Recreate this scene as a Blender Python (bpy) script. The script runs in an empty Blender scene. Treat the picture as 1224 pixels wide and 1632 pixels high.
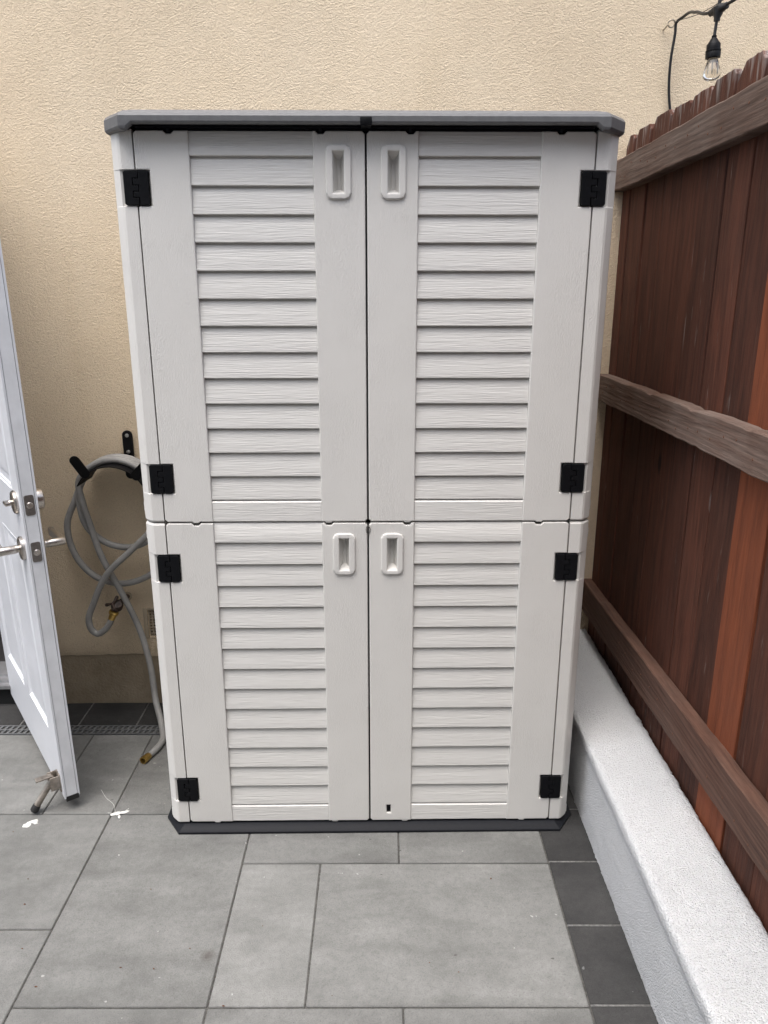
import bpy, bmesh, math, random
from mathutils import Vector, Matrix, noise

R = math.radians
SC = bpy.context.scene
COL = SC.collection
rng = random.Random(7)

# ------------------------------------------------------------------ camera
cam_d = bpy.data.cameras.new('camera')
cam = bpy.data.objects.new('camera', cam_d)
COL.objects.link(cam)
cam.location = (0.0, -1.9, 1.534)
cam.rotation_euler = (R(90 - 16.3), 0, R(-0.08))
cam_d.sensor_fit = 'VERTICAL'
cam_d.sensor_height = 24.0
cam_d.lens = 24.0 * 1209.0 / 1632.0
cam_d.clip_start = 0.02
cam_d.clip_end = 500
SC.camera = cam

# ------------------------------------------------------------------ world and sun (overcast)
SUN_EL, SUN_AZ = 73.0, 216.0          # azimuth measured from +y (house wall) clockwise
world = bpy.data.worlds.new('World')
SC.world = world
world.use_nodes = True
wn, wl = world.node_tree.nodes, world.node_tree.links
wn.clear()
w_out = wn.new('ShaderNodeOutputWorld')
w_bg = wn.new('ShaderNodeBackground')
w_sky = wn.new('ShaderNodeTexSky')
w_sky.sky_type = 'NISHITA'
w_sky.sun_disc = False
w_sky.sun_elevation = R(SUN_EL)
w_sky.sun_rotation = R(SUN_AZ)
w_sky.air_density = 1.0
w_sky.dust_density = 4.0
w_sky.ozone_density = 1.0
w_hs = wn.new('ShaderNodeHueSaturation')
w_hs.inputs['Saturation'].default_value = 0.58
wl.new(w_sky.outputs[0], w_hs.inputs['Color'])
wl.new(w_hs.outputs[0], w_bg.inputs[0])
w_bg.inputs[1].default_value = 0.15
wl.new(w_bg.outputs[0], w_out.inputs[0])

sun_d = bpy.data.lights.new('sun', 'SUN')
sun_d.energy = 0.75
sun_d.angle = R(50)
sun_d.color = (1.0, 0.985, 0.96)
sun = bpy.data.objects.new('sun', sun_d)
COL.objects.link(sun)
az, el = R(SUN_AZ), R(SUN_EL)
sdir = Vector((math.sin(az) * math.cos(el), math.cos(az) * math.cos(el), math.sin(el)))
sun.rotation_euler = sdir.to_track_quat('Z', 'Y').to_euler()

SC.view_settings.view_transform = 'Standard'
SC.view_settings.look = 'None'
SC.view_settings.gamma = 1.0
SC.view_settings.use_curve_mapping = False
SC.view_settings.exposure = 1.50
SC.render.engine = 'CYCLES'
SC.cycles.max_bounces = 7
SC.cycles.diffuse_bounces = 4

# ------------------------------------------------------------------ node helper
class NT:
    def __init__(s, name, rough=0.6, spec=0.5, metal=0.0):
        m = bpy.data.materials.new(name)
        m.use_nodes = True
        s.m, s.n, s.l = m, m.node_tree.nodes, m.node_tree.links
        s.b = s.n['Principled BSDF']
        s.b.inputs['Roughness'].default_value = rough
        s.b.inputs['Specular IOR Level'].default_value = spec
        s.b.inputs['Metallic'].default_value = metal
        s.tc = None
    def new(s, t, **kw):
        n = s.n.new(t)
        for k, v in kw.items():
            setattr(n, k, v)
        return n
    def inp(s, node, key, val):
        if hasattr(val, 'is_output') or hasattr(val, 'links'):
            s.l.new(val, node.inputs[key])
        else:
            node.inputs[key].default_value = val
    def coord(s, kind='Object', scale=(1, 1, 1), rnd=False, rot=(0, 0, 0)):
        tc = s.new('ShaderNodeTexCoord')
        o = tc.outputs[kind]
        mp = s.new('ShaderNodeMapping')
        mp.inputs['Scale'].default_value = scale
        mp.inputs['Rotation'].default_value = rot
        s.l.new(o, mp.inputs[0])
        if rnd:
            oi = s.new('ShaderNodeObjectInfo')
            mu = s.new('ShaderNodeMath', operation='MULTIPLY')
            s.l.new(oi.outputs['Random'], mu.inputs[0])
            mu.inputs[1].default_value = 57.0
            cb = s.new('ShaderNodeCombineXYZ')
            for i in range(3):
                s.l.new(mu.outputs[0], cb.inputs[i])
            s.l.new(cb.outputs[0], mp.inputs['Location'])
        return mp.outputs[0]
    def world(s, scale=(1, 1, 1)):
        g = s.new('ShaderNodeNewGeometry')
        mp = s.new('ShaderNodeMapping')
        mp.inputs['Scale'].default_value = scale
        s.l.new(g.outputs['Position'], mp.inputs[0])
        return mp.outputs[0]
    def noise(s, vec, scale, detail=4, rough=0.55, dist=0.0):
        n = s.new('ShaderNodeTexNoise')
        s.l.new(vec, n.inputs['Vector'])
        n.inputs['Scale'].default_value = scale
        n.inputs['Detail'].default_value = detail
        n.inputs['Roughness'].default_value = rough
        n.inputs['Distortion'].default_value = dist
        return n.outputs['Fac']
    def voro(s, vec, scale, feature='F1'):
        n = s.new('ShaderNodeTexVoronoi', feature=feature)
        s.l.new(vec, n.inputs['Vector'])
        n.inputs['Scale'].default_value = scale
        return n.outputs['Distance']
    def wave(s, vec, scale, dist, dscale=1.0, detail=2, direction='X'):
        n = s.new('ShaderNodeTexWave', wave_type='BANDS', bands_direction=direction)
        s.l.new(vec, n.inputs['Vector'])
        n.inputs['Scale'].default_value = scale
        n.inputs['Distortion'].default_value = dist
        n.inputs['Detail'].default_value = detail
        n.inputs['Detail Scale'].default_value = dscale
        return n.outputs['Fac']
    def ramp(s, fac, stops, interp='LINEAR'):
        n = s.new('ShaderNodeValToRGB')
        n.color_ramp.interpolation = interp
        el = n.color_ramp.elements
        while len(el) < len(stops):
            el.new(0.5)
        for e, (p, c) in zip(el, stops):
            e.position = p
            e.color = (c[0], c[1], c[2], 1) if hasattr(c, '__len__') else (c, c, c, 1)
        s.l.new(fac, n.inputs[0])
        return n.outputs[0]
    def mix(s, fac, a, b, mode='MIX'):
        n = s.new('ShaderNodeMix', data_type='RGBA', blend_type=mode)
        s.inp(n, 0, fac)
        for k, v in ((6, a), (7, b)):
            if hasattr(v, '__len__') and not hasattr(v, 'is_output'):
                v = (v[0], v[1], v[2], 1)
            s.inp(n, k, v)
        return n.outputs[2]
    def math(s, op, a, b=0.0, clamp=False):
        n = s.new('ShaderNodeMath', operation=op)
        n.use_clamp = clamp
        s.inp(n, 0, a)
        s.inp(n, 1, b)
        return n.outputs[0]
    def bump(s, height, dist, strength=1.0, prev=None):
        n = s.new('ShaderNodeBump')
        n.inputs['Distance'].default_value = dist
        n.inputs['Strength'].default_value = strength
        s.l.new(height, n.inputs['Height'])
        if prev is not None:
            s.l.new(prev, n.inputs['Normal'])
        return n.outputs[0]
    def color(s, v):
        if hasattr(v, '__len__') and not hasattr(v, 'is_output'):
            s.b.inputs['Base Color'].default_value = (v[0], v[1], v[2], 1)
        else:
            s.l.new(v, s.b.inputs['Base Color'])
    def normal(s, v):
        s.l.new(v, s.b.inputs['Normal'])
    def rand(s):
        return s.new('ShaderNodeObjectInfo').outputs['Random']

M = {}
def simple(name, col, rough=0.5, metal=0.0, spec=0.5, nscale=60, namt=0.12, bump=0.0):
    t = NT(name, rough, spec, metal)
    v = t.coord()
    f = t.noise(v, nscale, 4)
    lo = tuple(c * (1 - namt) for c in col)
    hi = tuple(min(1, c * (1 + namt)) for c in col)
    t.color(t.ramp(f, [(0.3, lo), (0.7, hi)]))
    rr = t.math('MULTIPLY_ADD', f, 0.2)
    rr.node.inputs[2].default_value = max(0.02, rough - 0.1)
    t.l.new(rr, t.b.inputs['Roughness'])
    if bump:
        t.normal(t.bump(f, bump))
    M[name] = t.m
    return t.m

# stucco of the house
def mat_stucco():
    t = NT('stucco', 0.92, 0.2)
    v = t.world()
    vz = t.world((1.0, 1.0, 1.25))
    n1 = t.noise(vz, 285, 2, 0.55, 0.3)
    n2 = t.noise(vz, 130, 1, 0.5, 0.3)
    n3 = t.noise(v, 420, 1, 0.5)
    big = t.noise(v, 2.3, 5, 0.6)
    st = t.noise(t.world((3.5, 1, 0.5)), 1.6, 4, 0.6)
    h = t.math('ADD', t.math('MULTIPLY', n1, 1.0), t.math('MULTIPLY', n2, 0.6))
    # trowelled knock-down: flatten the lows
    h = t.math('MAXIMUM', h, 0.66)
    h = t.math('ADD', h, t.math('MULTIPLY', n3, 0.12))
    c = t.ramp(big, [(0.28, (0.745, 0.61, 0.44)), (0.5, (0.81, 0.672, 0.49)), (0.75, (0.835, 0.703, 0.525))])
    c = t.mix(t.ramp(st, [(0.56, 0.0), (0.85, 0.25)]), c, (0.68, 0.53, 0.335))
    c = t.mix(t.ramp(n1, [(0.27, 0.6), (0.46, 0.0)]), c, (0.50, 0.40, 0.275))
    t.color(c)
    amp = t.ramp(t.noise(t.world((1, 1, 0.6)), 3.1, 3, 0.55), [(0.36, 0.72), (0.6, 1.0)])
    t.normal(t.bump(t.math('MULTIPLY', h, amp), 0.0072, 0.95))
    M['stucco'] = t.m
    t2 = NT('foundation', 0.95, 0.15)
    v = t2.world()
    b = t2.noise(v, 9, 6, 0.65)
    f = t2.noise(v, 120, 4)
    t2.color(t2.ramp(b, [(0.3, (0.30, 0.245, 0.175)), (0.7, (0.41, 0.34, 0.25))]))
    t2.normal(t2.bump(t2.math('ADD', f, t2.math('MULTIPLY', b, 2.0)), 0.005, 0.8))
    M['foundation'] = t2.m
mat_stucco()

def mat_curb():
    t = NT('white_stucco', 0.9, 0.25)
    v = t.world()
    n1 = t.noise(v, 300, 2, 0.6, 0.2)
    n2 = t.voro(v, 260)
    b = t.noise(v, 5, 4)
    c = t.ramp(b, [(0.3, (0.60, 0.61, 0.622)), (0.7, (0.65, 0.66, 0.67))])
    c = t.mix(t.ramp(n1, [(0.32, 0.7), (0.45, 0.0)]), c, (0.42, 0.42, 0.43))
    t.color(c)
    h = t.math('ADD', n1, t.math('MULTIPLY', n2, -0.7))
    t.normal(t.bump(h, 0.0072, 0.85))
    M['white_stucco'] = t.m
mat_curb()

def mat_paver(name, lo, hi, tint, dark=False):
    t = NT(name, 0.88, 0.25)
    v = t.coord('Object', rnd=True)
    vs = t.coord('Object', (2.0, 6.0, 1), rnd=True)
    a = t.noise(v, 5.5, 6, 0.62)
    st = t.noise(vs, 2.2, 5, 0.6, 0.4)
    fine = t.noise(v, 330, 3, 0.6)
    mid = t.noise(v, 60, 4, 0.6)
    m = t.math('ADD', t.math('MULTIPLY', a, 0.5), t.math('MULTIPLY', st, 0.5))
    c = t.ramp(m, [(0.34, lo), (0.66, hi)])
    c = t.mix(t.ramp(mid, [(0.35, 0.22), (0.6, 0.0)]), c, tuple(x * 0.72 for x in lo))
    c = t.mix(t.ramp(fine, [(0.33, 0.35), (0.46, 0.0)]), c, tuple(x * 0.55 for x in lo))
    c = t.mix(t.ramp(fine, [(0.58, 0.0), (0.72, 0.25)]), c, tuple(min(1, x * 1.35) for x in hi))
    sp = t.noise(v, 48, 2, 0.4)
    c = t.mix(t.ramp(sp, [(0.765, 0.0), (0.785, 0.45)]), c, (0.55, 0.55, 0.53) if not dark else (0.25, 0.25, 0.25))
    sp2 = t.noise(t.coord('Object', (1, 1.7, 1), rnd=True, rot=(0, 0, 0.6)), 30, 2, 0.4)
    c = t.mix(t.ramp(sp2, [(0.775, 0.0), (0.79, 0.7)]), c, (0.05, 0.046, 0.04))
    if not dark:
        vd = t.new('ShaderNodeVectorMath', operation='DISTANCE')
        t.l.new(t.world(), vd.inputs[0])
        vd.inputs[1].default_value = (-0.421, -0.45, 0.0)
        dd = t.math('ADD', vd.outputs['Value'], t.math('MULTIPLY', mid, 0.022))
        c = t.mix(t.ramp(dd, [(0.014, 0.5), (0.034, 0.0)]), c, (0.05, 0.037, 0.028))
    # whole-paver tone
    rn = t.rand()
    g = t.ramp(rn, [(0.0, 0.84), (1.0, 1.12)])
    c = t.mix(1.0, c, g, 'MULTIPLY')
    t.color(c)
    t.normal(t.bump(t.math('ADD', fine, t.math('MULTIPLY', mid, 0.6)), 0.0022, 0.8))
    M[name] = t.m
mat_paver('paver_grey', (0.134, 0.135, 0.129), (0.234, 0.235, 0.226), None)
mat_paver('paver_dark', (0.029, 0.029, 0.029), (0.056, 0.055, 0.054), None, True)

def mat_plastic():
    # stiles, posts and plain panels: embossed pseudo wood grain
    t = NT('shed_plastic', 0.55, 0.35)
    v = t.coord('Object', (1, 1, 1), rnd=False)
    vg = t.coord('Object', (1, 1, 0.28), rnd=True)
    patch = t.noise(v, 9, 2, 0.5)
    w = t.wave(vg, 70, 14.0, 2.4, 2, 'X')
    pm = t.ramp(patch, [(0.34, 0.12), (0.62, 1.0)])
    fine = t.noise(v, 260, 3, 0.55)
    h = t.math('ADD', t.math('MULTIPLY', t.math('MULTIPLY', w, pm), 1.0), t.math('MULTIPLY', fine, 0.55))
    blot = t.noise(v, 3.5, 5, 0.6)
    c = t.ramp(blot, [(0.3, (0.625, 0.612, 0.582)), (0.7, (0.648, 0.635, 0.605))])
    sc = t.noise(t.coord('Object', (5, 1, 1), rot=(0, 0.35, 0)), 22, 3, 0.5, 0.5)
    c = t.mix(t.ramp(sc, [(0.70, 0.0), (0.80, 0.10)]), c, (0.53, 0.52, 0.49))
    t.color(c)
    t.normal(t.bump(h, 0.0006, 0.6))
    M['shed_plastic'] = t.m
    # slats: fine horizontal grain
    t = NT('shed_slat_plastic', 0.5, 0.35)
    v = t.coord('Object', (0.045, 1, 1.0), rnd=True)
    g1 = t.noise(v, 400, 2, 0.55, 0.25)
    g2 = t.noise(v, 150, 2, 0.5)
    h = t.math('ADD', g1, t.math('MULTIPLY', g2, 0.7))
    c = t.ramp(g1, [(0.3, (0.645, 0.634, 0.606)), (0.65, (0.688, 0.677, 0.648))])
    t.color(c)
    t.normal(t.bump(h, 0.0014, 0.8))
    M['shed_slat_plastic'] = t.m
mat_plastic()

def mat_wood(name, dark, light, gray, gray_amt, grain_axis, drip=0.0):
    t = NT(name, 0.82, 0.25)
    sq = {'z': (1, 1, 0.045), 'y': (1, 0.045, 1)}[grain_axis]
    v = t.coord('Object', sq, rnd=True)
    v2 = t.coord('Object', tuple(0.35 if q == 1 else 0.06 for q in sq), rnd=True)
    vr = t.coord('Object', rnd=True)
    g1 = t.noise(v, 210, 4, 0.7, 0.5)
    g2 = t.noise(v, 34, 4, 0.6, 1.2)
    blot = t.noise(vr, 3.0, 4, 0.6)
    vw = t.coord('Object', tuple(1 if q == 1 else 0.10 for q in sq), rnd=True)
    rings = t.wave(vw, 20, 11.0, 1.1, 3, 'X' if grain_axis == 'z' else 'Z')
    f = t.math('ADD', t.math('MULTIPLY', g1, 0.5), t.math('ADD', t.math('MULTIPLY', g2, 0.38), t.math('MULTIPLY', rings, 0.12)))
    c = t.ramp(f, [(0.28, dark), (0.70, light)])
    ga = t.math('MULTIPLY', t.ramp(t.math('ADD', t.math('MULTIPLY', blot, 0.6), t.math('MULTIPLY', g2, 0.4)), [(0.36, 0.0), (0.66, 1.0)]), gray_amt)
    c = t.mix(ga, c, t.mix(g1, tuple(x * 0.55 for x in gray), gray))
    # knots
    kv = t.new('ShaderNodeTexVoronoi')
    t.l.new(t.coord('Object', tuple(1 if q == 1 else 0.45 for q in sq), rnd=True), kv.inputs['Vector'])
    kv.inputs['Scale'].default_value = 4.2
    c = t.mix(t.ramp(kv.outputs['Distance'], [(0.035, 0.85), (0.075, 0.0)]), c, tuple(x * 0.3 for x in dark))
    # pale scuffs
    sc = t.noise(t.coord('Object', tuple(1 if q == 1 else 0.12 for q in sq), rnd=True), 34, 3, 0.6)
    c = t.mix(t.ramp(sc, [(0.68, 0.0), (0.80, 0.22)]), c, tuple(min(1, x * 1.8 + 0.02) for x in light))
    if drip:
        dv = t.noise(t.world((1, 1, 0.12)), 55, 4, 0.6)
        g = t.new('ShaderNodeNewGeometry')
        sp = t.new('ShaderNodeSeparateXYZ')
        t.l.new(g.outputs['Position'], sp.inputs[0])
        mr = t.new('ShaderNodeMapRange')
        mr.inputs['From Min'].default_value = 1.93
        mr.inputs['From Max'].default_value = 2.02
        mr.inputs['To Min'].default_value = 0.0
        mr.inputs['To Max'].default_value = 0.22
        t.l.new(sp.outputs[2], mr.inputs[0])
        k = t.math('ADD', dv, mr.outputs[0])
        c = t.mix(t.ramp(k, [(0.66, 0.0), (0.86, drip * 0.8)]), c, (0.36, 0.33, 0.31))
    rn = t.rand()
    tone = t.ramp(rn, [(0.0, 0.80), (1.0, 1.22)])
    c = t.mix(1.0, c, tone, 'MULTIPLY')
    t.color(c)
    h = t.math('ADD', g1, t.math('MULTIPLY', rings, 0.25))
    t.normal(t.bump(h, 0.0022, 0.8))
    M[name] = t.m
mat_wood('fence_board_wood', (0.022, 0.0078, 0.0048), (0.112, 0.037, 0.021), (0.090, 0.050, 0.036), 0.32, 'z', 0.8)
mat_wood('cedar_board_wood', (0.095, 0.026, 0.011), (0.25, 0.070, 0.028), (0.15, 0.052, 0.030), 0.6, 'z')
mat_wood('fence_rail_wood', (0.032, 0.016, 0.011), (0.125, 0.070, 0.050), (0.22, 0.175, 0.15), 0.75, 'y')
mat_wood('lower_rail_wood', (0.034, 0.014, 0.0095), (0.15, 0.072, 0.048), (0.18, 0.125, 0.10), 0.5, 'y')

simple('roof_plastic', (0.118, 0.120, 0.124), 0.45, nscale=90, namt=0.08, bump=0.0006)
simple('base_plastic', (0.0115, 0.0125, 0.0155), 0.55, spec=0.14, nscale=90, namt=0.15, bump=0.0006)
simple('black_plastic', (0.0045, 0.0048, 0.006), 0.5, spec=0.14, nscale=120, namt=0.2, bump=0.0004)
simple('dark_cavity', (0.008, 0.008, 0.008), 0.9, spec=0.1)
simple('door_paint', (0.655, 0.672, 0.705), 0.38, nscale=14, namt=0.03, bump=0.0005)
simple('door_edge_paint', (0.66, 0.675, 0.70), 0.55, nscale=16, namt=0.08, bump=0.001)
simple('satin_nickel', (0.52, 0.48, 0.44), 0.30, metal=1.0, nscale=300, namt=0.08)
simple('nickel_plate', (0.27, 0.25, 0.235), 0.38, metal=1.0, nscale=200, namt=0.12)
simple('brass', (0.62, 0.42, 0.13), 0.32, metal=1.0, nscale=90, namt=0.25)
simple('oxidised_bronze', (0.040, 0.024, 0.018), 0.55, nscale=90, namt=0.4, bump=0.002)
simple('hose_rubber', (0.265, 0.262, 0.255), 0.5, nscale=25, namt=0.14, bump=0.0008)
simple('hanger_steel', (0.004, 0.004, 0.005), 0.6, spec=0.2, nscale=80, namt=0.2)
simple('screw_steel', (0.55, 0.55, 0.53), 0.4, metal=1.0, nscale=200)
simple('stop_metal', (0.30, 0.265, 0.23), 0.42, metal=0.7, nscale=50, namt=0.35, bump=0.001)
simple('rubber_black', (0.010, 0.010, 0.010), 0.7, nscale=120)
simple('drain_plastic', (0.12, 0.124, 0.128), 0.6, nscale=60, namt=0.15, bump=0.001)
simple('joint_sand', (0.080, 0.078, 0.072), 0.95, nscale=150, namt=0.5, bump=0.003)
simple('mortar', (0.15, 0.148, 0.142), 0.95, nscale=120, namt=0.4, bump=0.002)
simple('threshold_metal', (0.36, 0.36, 0.37), 0.4, metal=0.6, nscale=40)
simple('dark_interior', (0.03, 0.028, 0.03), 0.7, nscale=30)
simple('vent_paint', (0.42, 0.35, 0.255), 0.8, nscale=60, bump=0.001)
simple('dropping_white', (0.60, 0.60, 0.57), 0.85, nscale=120, namt=0.12, bump=0.002)
simple('cord_rubber', (0.010, 0.010, 0.011), 0.5, nscale=90)
simple('hook_metal', (0.42, 0.37, 0.29), 0.4, metal=0.8, nscale=90)
simple('wire_steel', (0.22, 0.21, 0.20), 0.4, metal=0.9, nscale=90)
simple('filament_cream', (0.75, 0.68, 0.55), 0.6, nscale=90)
simple('soil_ground', (0.20, 0.195, 0.185), 0.95, nscale=8, namt=0.2, bump=0.004)
simple('grey_render', (0.24, 0.245, 0.25), 0.9, nscale=20, namt=0.1, bump=0.003)
simple('rust', (0.10, 0.04, 0.02), 0.9, nscale=150, namt=0.5, bump=0.003)

tg = NT('bulb_glass', 0.02, 0.5)
tg.b.inputs['Transmission Weight'].default_value = 1.0
tg.b.inputs['IOR'].default_value = 1.45
gn = tg.noise(tg.coord(), 40, 2)
tg.color(tg.ramp(gn, [(0.0, (0.97, 0.95, 0.92)), (1.0, (1, 0.99, 0.97))]))
M['bulb_glass'] = tg.m

# ------------------------------------------------------------------ mesh helpers
def finish(bm, name, mat, parent=None, smooth=True, angle=32, loc=None, flat=None):
    bmesh.ops.recalc_face_normals(bm, faces=bm.faces)
    me = bpy.data.meshes.new(name)
    bm.to_mesh(me)
    bm.free()
    if smooth:
        for p in me.polygons:
            p.use_smooth = True
        me.set_sharp_from_angle(angle=R(angle))
        if flat is not None:
            for p in me.polygons:
                p.use_smooth = p.area < flat
    me.materials.append(M[mat])
    return link(name, me, parent, loc)

def link(name, me, parent=None, loc=None):
    o = bpy.data.objects.new(name, me)
    COL.objects.link(o)
    if parent is not None:
        o.parent = parent
    if loc is not None:
        o.location = loc
    return o

def empty(name, loc=(0, 0, 0), rotz=0.0):
    o = bpy.data.objects.new(name, None)
    o.empty_display_size = 0.1
    COL.objects.link(o)
    o.location = loc
    o.rotation_euler = (0, 0, rotz)
    return o

def tag(o, label, cat, group=None):
    o['label'] = label
    o['category'] = cat
    if group:
        o['group'] = group
    return o

def bevel_sharp(bm, width, seg=2, min_angle=30, cond=None):
    es = []
    for e in bm.edges:
        if len(e.link_faces) == 2 and e.calc_face_angle(0) > R(min_angle):
            if cond is None or cond(e):
                es.append(e)
    if es:
        bmesh.ops.bevel(bm, geom=es, offset=width, segments=seg, affect='EDGES', profile=0.5, clamp_overlap=True)

def add_box(bm, x0, x1, y0, y1, z0, z1):
    vs = [bm.verts.new(p) for p in ((x0, y0, z0), (x1, y0, z0), (x1, y1, z0), (x0, y1, z0), (x0, y0, z1), (x1, y0, z1), (x1, y1, z1), (x0, y1, z1))]
    for f in ((0, 1, 2, 3), (4, 5, 6, 7), (0, 1, 5, 4), (1, 2, 6, 5), (2, 3, 7, 6), (3, 0, 4, 7)):
        bm.faces.new([vs[i] for i in f])
    return vs

def box(name, x0, x1, y0, y1, z0, z1, mat, parent=None, bev=0.0, seg=2, loc=None):
    bm = bmesh.new()
    add_box(bm, x0, x1, y0, y1, z0, z1)
    bmesh.ops.recalc_face_normals(bm, faces=bm.faces)
    if bev:
        bevel_sharp(bm, bev, seg)
    return finish(bm, name, mat, parent, loc=loc, flat=1e-3)

def add_plate(bm, outline, holes, yf, yb, bev=0.002, seg=2):
    """outline in the xz plane, front at y=yf, back at y=yb; front edges rounded"""
    b = bmesh.new()
    def loop(pts):
        vs = [b.verts.new((p[0], yf, p[1])) for p in pts]
        return [b.edges.new((vs[i], vs[(i + 1) % len(vs)])) for i in range(len(vs))], vs
    es, vs = loop(outline)
    if holes:
        for h in holes:
            e2, _ = loop(h)
            es += e2
        bmesh.ops.triangle_fill(b, use_beauty=True, use_dissolve=False, edges=es, normal=(0, -1, 0))
    else:
        b.faces.new(vs)
    fs = list(b.faces)
    r = bmesh.ops.extrude_face_region(b, geom=fs)
    for g in r['geom']:
        if isinstance(g, bmesh.types.BMVert):
            g.co.y = yb
    bmesh.ops.delete(b, geom=[f for f in b.faces if all(abs(v.co.y - yb) < 1e-7 for v in f.verts)], context='FACES_ONLY')
    bmesh.ops.recalc_face_normals(b, faces=b.faces)
    if bev:
        bevel_sharp(b, bev, seg, 30, lambda e: all(abs(v.co.y - yf) < 1e-7 for v in e.verts))
    me = bpy.data.meshes.new('tmp')
    b.to_mesh(me)
    b.free()
    bm.from_mesh(me)
    bpy.data.meshes.remove(me)

def rrect(x0, x1, z0, z1, r, n=4):
    pts = []
    for cx, cz, a0 in ((x1 - r, z0 + r, -90), (x1 - r, z1 - r, 0), (x0 + r, z1 - r, 90), (x0 + r, z0 + r, 180)):
        for i in range(n + 1):
            a = R(a0 + 90 * i / n)
            pts.append((cx + r * math.cos(a), cz + r * math.sin(a)))
    return pts

def smooth_path(pts, step=0.012):
    P = [Vector(p) for p in pts]
    out = []
    for i in range(len(P) - 1):
        p0 = P[i - 1] if i > 0 else P[i] * 2 - P[i + 1]
        p1, p2 = P[i], P[i + 1]
        p3 = P[i + 2] if i + 2 < len(P) else P[i + 1] * 2 - P[i]
        # centripetal-ish tangents
        d1, d0, d2 = (p2 - p1).length, max((p1 - p0).length, 1e-6), max((p3 - p2).length, 1e-6)
        m1 = ((p2 - p1) / d1 * d0 + (p1 - p0) / d0 * d1) / (d0 + d1) * d1
        m2 = ((p3 - p2) / d2 * d1 + (p2 - p1) / d1 * d2) / (d1 + d2) * d1
        n = max(2, int(d1 / step))
        for k in range(n):
            t = k / n
            h00, h10 = 2 * t**3 - 3 * t**2 + 1, t**3 - 2 * t**2 + t
            h01, h11 = -2 * t**3 + 3 * t**2, t**3 - t**2
            out.append(p1 * h00 + m1 * h10 + p2 * h01 + m2 * h11)
    out.append(P[-1])
    return out

def add_tube(bm, pts, r, seg=12, cap=True, radii=None):
    pts = [Vector(p) for p in pts]
    n = len(pts)
    t = (pts[1] - pts[0]).normalized()
    up = Vector((0, 0, 1)) if abs(t.z) < 0.9 else Vector((0, 1, 0))
    nrm = t.cross(up).normalized()
    rings = []
    for i in range(n):
        t2 = (pts[min(i + 1, n - 1)] - pts[max(i - 1, 0)]).normalized()
        q = t.rotation_difference(t2)
        nrm = (q @ nrm).normalized()
        t = t2
        bi = t.cross(nrm).normalized()
        rr = radii[i] if radii else r
        rings.append([bm.verts.new(pts[i] + (nrm * math.cos(2 * math.pi * k / seg) + bi * math.sin(2 * math.pi * k / seg)) * rr) for k in range(seg)])
    for i in range(n - 1):
        for k in range(seg):
            bm.faces.new((rings[i][k], rings[i][(k + 1) % seg], rings[i + 1][(k + 1) % seg], rings[i + 1][k]))
    if cap:
        bm.faces.new(rings[0])
        bm.faces.new(rings[-1])

def add_cyl(bm, p0, p1, r0, r1=None, seg=20):
    r1 = r0 if r1 is None else r1
    add_tube(bm, [p0, p1], r0, seg, True, [r0, r1])

def add_lathe(bm, prof, origin, axis, seg=24):
    """prof: (radius, distance along axis)"""
    axis = Vector(axis).normalized()
    o = Vector(origin)
    u = axis.orthogonal().normalized()
    w = axis.cross(u)
    rings = []
    for r, d in prof:
        rings.append([bm.verts.new(o + axis * d + (u * math.cos(2 * math.pi * k / seg) + w * math.sin(2 * math.pi * k / seg)) * max(r, 1e-5)) for k in range(seg)])
    for i in range(len(rings) - 1):
        for k in range(seg):
            bm.faces.new((rings[i][k], rings[i][(k + 1) % seg], rings[i + 1][(k + 1) % seg], rings[i + 1][k]))
    bm.faces.new(rings[0])
    bm.faces.new(rings[-1])

def loft(bm, rings, cap0=True, cap1=True):
    vr = [[bm.verts.new(p) for p in r] for r in rings]
    n = len(vr[0])
    for a, b in zip(vr, vr[1:]):
        for k in range(n):
            bm.faces.new((a[k], a[(k + 1) % n], b[(k + 1) % n], b[k]))
    if cap0:
        bm.faces.new(vr[0])
    if cap1:
        bm.faces.new(vr[-1])

# ================================================================== THE SETTING
# bed under the pavers, large enough to reach well beyond the yard
bm = bmesh.new()
vs = [bm.verts.new(p) for p in ((-60, -60, -0.012), (60, -60, -0.012), (60, 60, -0.012), (-60, 60, -0.012))]
bm.faces.new(vs)
ground = finish(bm, 'ground', 'soil_ground')
ground['kind'] = 'structure'

patio = box('patio', -3.4, 0.80, -4.6, 0.722, -0.06, -0.0045, 'joint_sand')
patio['kind'] = 'structure'

paver_cache = {}
def paver(x0, x1, y0, y1, mat, gap=0.0019, dz=0.0):
    w, d = round(x1 - x0 - 2 * gap, 4), round(y1 - y0 - 2 * gap, 4)
    key = (w, d, mat)
    if key not in paver_cache:
        bm = bmesh.new()
        add_box(bm, -w / 2, w / 2, -d / 2, d / 2, -0.05, 0)
        bmesh.ops.recalc_face_normals(bm, faces=bm.faces)
        bevel_sharp(bm, 0.0022, 1, 30, lambda e: all(v.co.z > -0.001 for v in e.verts) or abs(e.verts[0].co.z - e.verts[1].co.z) > 0.01)
        o = finish(bm, 'paver', mat, patio)
        paver_cache[key] = o.data
    else:
        o = link('paver', paver_cache[key], patio)
    o.location = ((x0 + x1) / 2, (y0 + y1) / 2, dz)
    o.rotation_euler = (rng.uniform(-.0015, .0015), rng.uniform(-.0015, .0015), rng.uniform(-.001, .001))
    return o

GX = [-3.45, -3.0, -2.565, -2.13, -1.695, -1.26, -0.828, -0.392, 0.045, 0.462]
# row against the drain
for x0, x1 in ((-2.565, -2.13), (-2.13, -1.695), (-1.695, -1.475), (-1.475, -1.04), (-1.04, -0.828), (-0.828, -0.392), (-0.392, -0.174), (-0.174, 0.462)):
    paver(x0, x1, 0.064, 0.496, 'paver_grey')
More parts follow.
